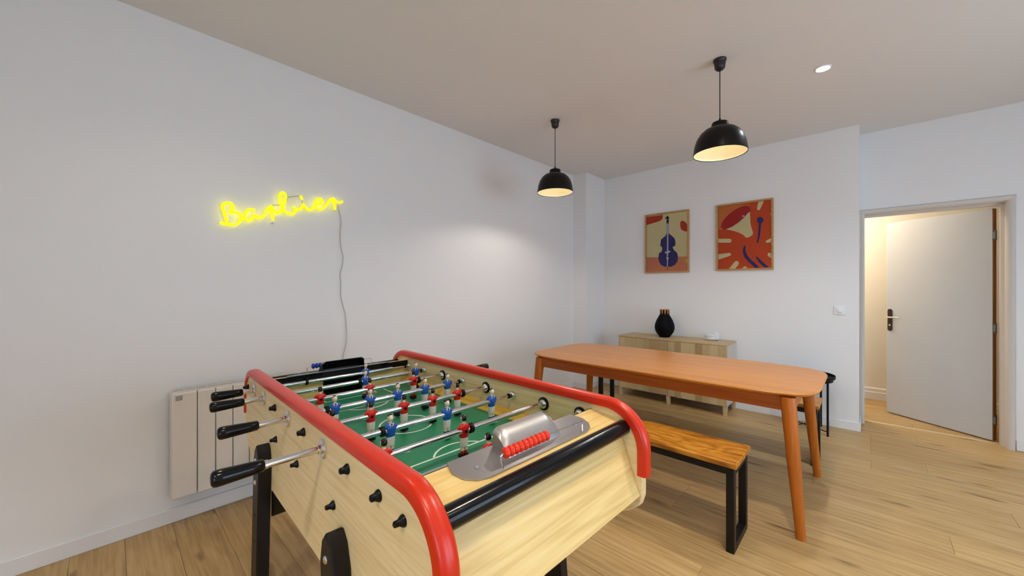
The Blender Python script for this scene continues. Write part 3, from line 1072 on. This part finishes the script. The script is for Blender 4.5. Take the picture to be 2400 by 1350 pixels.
# ================================================================ PICTURES
def picture(x0, x1, z0, z1, shapes, bg, label):
    Yw = YB
    P = thing('framed_print', label, 'picture', ((x0 + x1) / 2, Yw, z0), 0, 'framed prints on the end wall')
    cx = (x0 + x1) / 2
    hx = (x1 - x0) / 2
    H = z1 - z0
    fw = .019
    yb, yf = -.001, -.026
    for (a, b, c, d) in ((-hx, -hx + fw, 0, H), (hx - fw, hx, 0, H), (-hx + fw, hx - fw, 0, fw), (-hx + fw, hx - fw, H - fw, H)):
        G().box(a, b, yf, yb, c, d).build('frame_bar', M['frame_wood'], P, bevel=.0015, seg=1)
    ix, iz0, iz1 = hx - fw, fw, H - fw
    G().box(-ix + .0005, ix - .0005, -.014, -.002, iz0 + .0005, iz1 - .0005).build('print', bg, P)
    G().box(-ix + .0005, ix - .0005, -.0215, -.0200, iz0 + .0005, iz1 - .0005).build('glass_pane', M['pane'], P)
    ox, oy, s = 1480, 440, 2209 / 360.0

    def clip(poly):
        def cut(poly, axis, lim, keep_less):
            out = []
            for i in range(len(poly)):
                p, q = poly[i - 1], poly[i]
                ip = (p[axis] <= lim) if keep_less else (p[axis] >= lim)
                iq = (q[axis] <= lim) if keep_less else (q[axis] >= lim)
                if ip != iq:
                    t = (lim - p[axis]) / (q[axis] - p[axis])
                    out.append((p[0] + (q[0] - p[0]) * t, p[1] + (q[1] - p[1]) * t))
                if iq:
                    out.append(q)
            return out
        for ax, lim, le in ((0, ix - .001, True), (0, -ix + .001, False), (1, iz1 - .001, True), (1, iz0 + .001, False)):
            if poly:
                poly = cut(poly, ax, lim, le)
        return poly
    for i, (nm, col, poly) in enumerate(shapes):
        pp = []
        for (u, v) in poly:
            w = at_y(ox + u / s, oy + v / s, Yw - .014)
            pp.append((w.x - cx, w.z - z0))
        pp = clip(pp)
        if len(pp) < 3:
            continue
        d = .0141 + .00012 * (i + 1)
        G().prism(pp, -.0140, -d, 'xz').build(nm, paint(*col), P, smooth=False)
    return P


def stroke(pts, w):
    """outline of a thick line with round ends, in the same picture coordinates"""
    n = len(pts)
    ws = w if isinstance(w, (list, tuple)) else [w] * n
    L_, R2 = [], []
    for i in range(n):
        p0, p1 = Vector(pts[max(i - 1, 0)]), Vector(pts[min(i + 1, n - 1)])
        t = (p1 - p0).normalized()
        nn = Vector((-t.y, t.x))
        L_.append(tuple(Vector(pts[i]) + nn * ws[i]))
        R2.append(tuple(Vector(pts[i]) - nn * ws[i]))
    def capp(c, a, b, w_):
        c = Vector(c)
        t = (Vector(b) - Vector(a)).normalized()
        nn = Vector((-t.y, t.x))
        return [tuple(c + (t * math.sin(q) + nn * math.cos(q)) * w_) for q in (PI / 4, PI / 2, 3 * PI / 4)]
    e = capp(pts[-1], pts[-2], pts[-1], ws[-1])
    s_ = capp(pts[0], pts[1], pts[0], ws[0])
    return L_ + e + R2[::-1] + s_


def oval(cx, cy, rx, ry, rot=0, n=28):
    r = math.radians(rot)
    return [(cx + rx * math.cos(2 * PI * k / n) * math.cos(r) - ry * math.sin(2 * PI * k / n) * math.sin(r), cy + rx * math.cos(2 * PI * k / n) * math.sin(r) + ry * math.sin(2 * PI * k / n) * math.cos(r)) for k in range(n)]


CREAM, NAVY, ORED = (218, 206, 152), (32, 24, 100), (204, 66, 2)
bass = [(505, 660), (490, 690), (455, 720), (425, 745), (418, 800), (415, 838), (440, 855), (440, 890), (428, 925), (395, 940), (388, 1010), (395, 1060), (425, 1110), (470, 1135), (520, 1138), (575, 1135), (625, 1110), (660, 1060), (672, 1005), (660, 945), (640, 920), (605, 890), (592, 850), (628, 838), (634, 790), (622, 730), (590, 700), (555, 670), (540, 655), (530, 640), (515, 640)]
art1 = [
    ('print_ground', (206, 122, 84), [(200, 1002), (840, 990), (840, 1260), (200, 1260)]),
    ('print_patch', (184, 40, 2), [(215, 420), (452, 392), (447, 440), (425, 470), (380, 488), (300, 512), (215, 540)]),
    ('print_patch', (182, 48, 12), [(705, 485), (740, 472), (770, 490), (805, 525), (805, 632), (760, 625), (715, 600), (703, 560), (700, 515)]),
    ('print_bass', NAVY, bass),
    ('print_neck', (176, 176, 190), [(502, 515), (540, 512), (541, 655), (500, 660)]),
    ('print_scroll', (14, 12, 30), [(505, 405), (525, 402), (530, 420), (545, 425), (540, 448), (528, 452), (540, 470), (535, 520), (525, 520), (518, 495), (510, 520), (502, 518), (505, 470), (512, 455), (490, 448), (486, 428), (506, 420)]),
    ('print_string', (196, 192, 214), [(512, 655), (531, 655), (530, 905), (556, 905), (556, 930), (530, 938), (522, 995), (538, 1012), (527, 1030), (522, 1140), (510, 1140), (512, 1030), (498, 1010), (510, 995), (505, 940), (482, 945), (482, 922), (512, 915)]),
    ('print_spike', (60, 24, 24), [(509, 1140), (523, 1140), (516, 1205)]),
    ('print_flower', (226, 180, 16), [(765, 1022), (785, 1025), (802, 1015), (812, 1050), (808, 1082), (790, 1072), (775, 1070), (788, 1050)]),
]
horn = [(1360, 598), (1450, 560), (1540, 500), (1620, 430), (1680, 360), (1702, 345), (1706, 420), (1712, 520), (1730, 590), (1748, 640), (1740, 680), (1700, 705), (1665, 722), (1640, 712), (1610, 680), (1560, 652), (1500, 630), (1430, 612)]
art2 = [
    ('print_corner', (206, 112, 44), [(1240, 240), (1700, 240), (1710, 330), (1330, 600), (1240, 600)]),
    ('print_bell', (170, 6, 2), oval(1500, 430, 255, 100, -37)),
    ('print_horn', CREAM, horn),
    ('print_ray', CREAM, stroke([(1866, 190), (1828, 300)], [36, 24])),
    ('print_ray', CREAM, stroke([(2080, 380), (2010, 378)], [28, 14])),
    ('print_ray', CREAM, stroke([(1235, 762), (1412, 762)], 28)),
    ('print_ray', CREAM, stroke([(1225, 1000), (1410, 958)], [40, 22])),
    ('print_ray', CREAM, stroke([(1420, 1200), (1512, 1085)], 34)),
    ('print_ray', CREAM, stroke([(1632, 1200), (1632, 1160)], 32)),
    ('print_ray', CREAM, stroke([(2060, 735), (1950, 775)], [36, 18])),
    ('print_ray', CREAM, stroke([(2060, 1000), (1985, 962)], [40, 28])),
    ('print_key', NAVY, oval(1852, 465, 48, 46)),
    ('print_key', NAVY, stroke([(1850, 500), (1842, 600), (1832, 700), (1812, 785)], [18, 15, 14, 11])),
    ('print_valve', NAVY, stroke([(1630, 845), (1618, 900), (1640, 975), (1700, 1050), (1770, 1110), (1830, 1175)], [12, 20, 24, 24, 24, 24])),
    ('print_valve', NAVY, stroke([(1798, 1000), (1850, 1060), (1960, 1160)], [12, 22, 22])),
]
picture(-2.102, -1.557, 1.530, 2.287, art1, paint(*CREAM), 'framed print of a dark blue double bass on cream')
picture(-1.258, -.713, 1.536, 2.287, art2, paint(*ORED), 'framed orange-red print of a horn with navy shapes')

# ================================================================ NEON SIGN
NX = XL + .030
NS = thing('neon_sign', 'glowing yellow neon script sign on the left wall above the radiator', 'neon sign', (0, 0, 0))
q1 = lambda pts: [(500 + x / 15.0, 450 + y / 15.0) for x, y in pts]
q2 = lambda pts: [(640 + x / 13.3333, 440 + y / 13.3333) for x, y in pts]
STROKES = [
    ('neon_tube', q1([(235, 1085), (320, 1105), (420, 1125), (600, 1150), (780, 1140), (900, 1075), (968, 960), (962, 830), (890, 745), (780, 708), (690, 712), (600, 712), (598, 690), (640, 640), (690, 560), (690, 480), (640, 420), (550, 382), (450, 392), (350, 435), (312, 490), (340, 600), (390, 740), (430, 880), (470, 1000), (490, 1105)])),
    ('neon_tube', q1([(1470, 660), (1400, 625), (1300, 612), (1200, 655), (1125, 760), (1095, 860), (1130, 960), (1220, 1010), (1310, 990), (1400, 910), (1440, 835), (1480, 795), (1520, 830), (1570, 900), (1640, 920), (1720, 890), (1790, 800), (1850, 690), (1910, 605), (1970, 560), (2010, 620), (2050, 720), (2080, 830), (2092, 920), (2095, 1000)])),
    ('neon_tube', q1([(2000, 455), (2050, 530), (2110, 620), (2200, 700)]) + q2([(85, 775), (150, 785), (215, 765), (270, 705), (320, 600), (360, 450), (392, 310), (378, 205), (310, 148), (240, 185), (210, 275), (222, 420), (262, 560), (320, 680), (400, 770), (500, 820), (590, 830), (655, 795), (690, 720), (670, 640), (622, 585)])),
    ('neon_tube', q2([(705, 690), (800, 685), (870, 655), (910, 590), (950, 512), (990, 580), (1040, 650), (1110, 695), (1180, 690), (1250, 630), (1330, 550), (1440, 510), (1520, 460), (1535, 400), (1490, 350), (1420, 352), (1350, 412), (1318, 500), (1332, 600), (1390, 655), (1480, 670), (1570, 640), (1650, 570), (1720, 470), (1770, 400), (1830, 362), (1890, 440), (1920, 560), (1930, 700)])),
    ('neon_tube', q2([(1870, 305), (1920, 370), (1980, 440), (2070, 460), (2130, 450), (2170, 425)])),
    ('neon_dot', q2([(860, 250), (890, 320), (905, 378)])),
]


def smooth_pts(P, sub=4):
    out = []
    n = len(P)
    for i in range(n - 1):
        p0, p1, p2, p3 = P[max(i - 1, 0)], P[i], P[i + 1], P[min(i + 2, n - 1)]
        for k in range(sub):
            t = k / sub
            out.append(.5 * ((2 * p1) + (p2 - p0) * t + (2 * p0 - 5 * p1 + 4 * p2 - p3) * t * t + (3 * p1 - p0 - 3 * p2 + p3) * t ** 3))
    out.append(P[-1])
    return out


for nm, px in STROKES:
    pts = smooth_pts([at_x(x, y, NX) for x, y in px], 4)
    G().tube(pts, .0082, 10).build(nm, M['neon'], NS, angle=80)
for (x, y) in q1([(575, 1060)]) + q2([(455, 365), (1960, 690)]) + q1([(2105, 1090)]):
    p = at_x(x, y, NX)
    G().cyl((XL + .0005, p.y, p.z), (NX - .006, p.y, p.z), .005, n=10).build('standoff', M['acrylic'], NS)
G().tube([at_x(x, y, NX) for x, y in q2([(420, 300), (600, 280), (760, 262), (860, 255)])], .0022, 6).build('link_wire', M['wire'], NS)
G().tube([at_x(x, y, NX) for x, y in q2([(905, 378), (905, 440), (945, 515)])], .0022, 6).build('link_wire', M['wire'], NS)
G().tube([at_x(x, y, NX) for x, y in q1([(2010, 455), (2150, 465), (2320, 460)])], .0020, 6).build('link_wire', M['wire'], NS)
cz = lambda pts: [(740 + x / 3.214, 440 + y / 3.214) for x, y in pts]
cpx = [(793, 480)] + cz([(168, 150), (182, 200), (191, 260), (184, 330), (184, 400), (192, 460), (206, 520), (200, 590), (182, 650), (190, 720), (186, 800), (200, 870), (226, 970), (230, 1050), (233, 1130), (222, 1210), (206, 1260), (205, 1290)]) + [(802, 880), (800, 960)]
pts = [at_x(x, y, XL + .012) for x, y in cpx]
pts[0] = at_x(793, 480, NX)
G().tube(smooth_pts(pts, 3), .0022, 6).build('power_cord', M['wire'], NS)

# ================================================================ RADIATOR
RX0, RX1 = XL + .025, XL + .108
RY0, RY1, RZ0, RZ1 = .238, .868, .168, .758
RD = thing('radiator', 'white electric panel radiator with vertical slats below the neon sign', 'radiator', (RX0, RY0, 0))
w = RY1 - RY0
dx = RX1 - RX0
G().box(.012, dx - .020, .006, w - .006, RZ0 + .01, RZ1 - .012).build('core', M['rad_dark'], RD)
edges = [0, .112] + [.112 + .0835 * k for k in range(1, 6)] + [w]
for k in range(len(edges) - 1):
    a, b = edges[k] + .0015, edges[k + 1] - .0015
    G().box(dx - .019, dx, a, b, RZ0, RZ1 - .006).build('slat', M['radiator'], RD, bevel=.006, seg=3)
for a, b in ((0, .0055), (w - .0055, w)):
    G().box(0, dx - .0195, a, b, RZ0 + .004, RZ1 - .004).build('end_cap', M['radiator'], RD, bevel=.002)
g = G().box(.0, .014, .0060, w - .0060, RZ1 - .011, RZ1).box(dx - .032, dx - .0195, .0060, w - .0060, RZ1 - .011, RZ1)
nb = 12
for k in range(nb + 1):
    yk = .006 + (w - .016) * k / nb
    g.box(.014, dx - .032, yk, yk + .004, RZ1 - .011, RZ1 - .001)
g.build('top_grille', M['radiator'], RD)
G().box(dx + .0002, dx + .003, .018, .046, RZ1 - .044, RZ1 - .018).build('badge', M['steel'], RD, bevel=.001)
for yb in (.12, w - .12):
    G().box(-.0245, .0115, yb, yb + .03, .25, .66).build('wall_bracket', M['radiator'], RD)


# ================================================================ PENDANT LAMPS
def pendant(x, y, zr, label):
    P = thing('pendant_lamp', label, 'lamp', (x, y, 0), 0, 'black dome pendant lamps')
    out = [(.162, 0), (.1625, .004), (.160, .024), (.1540, .063), (.1410, .104), (.1205, .138), (.0940, .161), (.0500, .178)]
    prof = [(r, zr + z) for r, z in out] + [(r - .0025, zr + z) for r, z in reversed(out[1:])] + [(.1595, zr + .0004)]
    G().lathe(prof, 48, caps=False).build('shade', M['lamp_black'], P, angle=60)
    inn = [(r - .0032, zr + z) for r, z in out[1:]]
    inn2 = [(r - .0042, zr + z - .0004) for r, z in reversed(out[1:])]
    G().lathe(inn + inn2, 48, caps=False).build('shade_lining', M['lamp_white'], P, angle=60)
    cap = [(.050, .1785), (.0505, .202), (.047, .209), (.020, .2125), (.010, .222), (.0045, .238), (.0030, .240)]
    G().lathe([(r, zr + z) for r, z in cap], 28).build('shade_cap', M['lamp_black'], P, angle=50)
    G().cyl((0, 0, zr + .238), (0, 0, CEIL - .070), .0030, n=8).build('cord', M['lamp_black'], P)
    can = [(.004, CEIL - .072), (.020, CEIL - .070), (.031, CEIL - .058), (.034, CEIL - .030), (.036, CEIL - .014), (.040, CEIL - .010), (.040, CEIL - .0005)]
    G().lathe(can, 28).build('canopy', M['lamp_brown'], P, angle=50)
    G().cyl((0, 0, zr + .128), (0, 0, zr + .172), .017, n=16).build('bulb_holder', M['lamp_black'], P)
    G().sphere((0, 0, zr + .100), .028, 18, 12, 0, 1, 1, 1.1).build('bulb', M['bulb'], P)
    l = add_light('pendant_light', 'SPOT', (0, 0, zr + .030), PENDANT_W, WARM, spot_size=math.radians(156), spot_blend=.35, shadow_soft_size=.03)   # added spot under the bulb, throws light down clear of the lining
    l.parent = P
    return P


pendant(-2.067, 2.780, 2.205, 'black dome pendant lamp above the left end of the dining table')
pendant(-.715, 2.794, 2.235, 'black dome pendant lamp above the right end of the dining table')

# recessed ceiling spots: the first is the one in view, the others are unseen, added for more light
for i, (x, y, watts, tint, spot_label) in enumerate(SPOTS):
    Sp = thing('ceiling_spot', spot_label, 'spotlight', (x, y, CEIL - .006), 0, 'recessed ceiling spotlights')
    G().lathe([(.036, .0055), (.048, .0055), (.047, .001), (.040, -.001), (.037, .0015)], 28, caps=False).build('spot_ring', M['white_plastic'], Sp)
    G().lathe([(.0355, .004), (.0355, .0015)], 28).build('spot_lens', M['spot_glow'], Sp)
    l = add_light('spot_light', 'SPOT', (0, 0, -.012), watts, SPOT_COL[tint], spot_size=math.radians(110 if tint == 'rear' else 130), spot_blend=.45 if tint == 'rear' else 1.0, shadow_soft_size=.07 if tint == 'rear' else .035)
    l.parent = Sp

# ================================================================ TRAY TABLE
TT = thing('tray_table', 'small round black metal tray table beside the end wall', 'side table', (-.430, 4.545, 0))
tr = .225
G().lathe([(.0, .500), (tr - .008, .500), (tr, .506), (tr + .001, .530), (tr - .002, .531), (tr - .003, .508), (tr - .010, .504), (0.0, .504)][1:-1], 40).build('tray', M['black_matte'], TT, angle=40)
lp = []
for k in range(4):
    a = math.radians(-31.7 + 90 * k)
    lp.append((.205 * math.cos(a), .205 * math.sin(a)))
    px_, py_ = lp[-1]
    G().tube([(px_, py_, 0), (px_, py_, .499)], .0085, 12).build('leg', M['black_matte'], TT)
for a, b in ((0, 2), (1, 3)):
    z = .040 if a == 0 else .047
    G().tube([(lp[a][0], lp[a][1], z), (lp[b][0], lp[b][1], z)], .0045, 8).build('cross_brace', M['black_matte'], TT)
G().lathe([(.205, .478), (.209, .478), (.209, .4995), (.205, .4995)], 40, caps=False).build('tray_ring', M['black_matte'], TT)

# ================================================================ SWITCH AND SOCKET
SW = thing('light_switch', 'square white rotary light switch on the end wall beside the door', 'switch', (-.187, YB, 1.126))
G().box(-.042, .042, -.009, -.0005, -.042, .042).build('plate', M['white_plastic'], SW, bevel=.003)
G().tube([(0, -.009, 0), (0, -.020, 0), (0, -.022, 0)], [.024, .0225, .019], 28).build('dial', M['white_plastic'], SW)
SK = thing('wall_socket', 'small white socket low on the left wall behind the dining table', 'socket', (XL, 3.75, .35))
G().box(.0005, .009, -.041, .041, -.041, .041).build('plate', M['white_plastic'], SK, bevel=.003)
G().tube([(.009, 0, 0), (.0125, 0, 0)], [.022, .021], 24).build('insert', M['white_plastic'], SK)
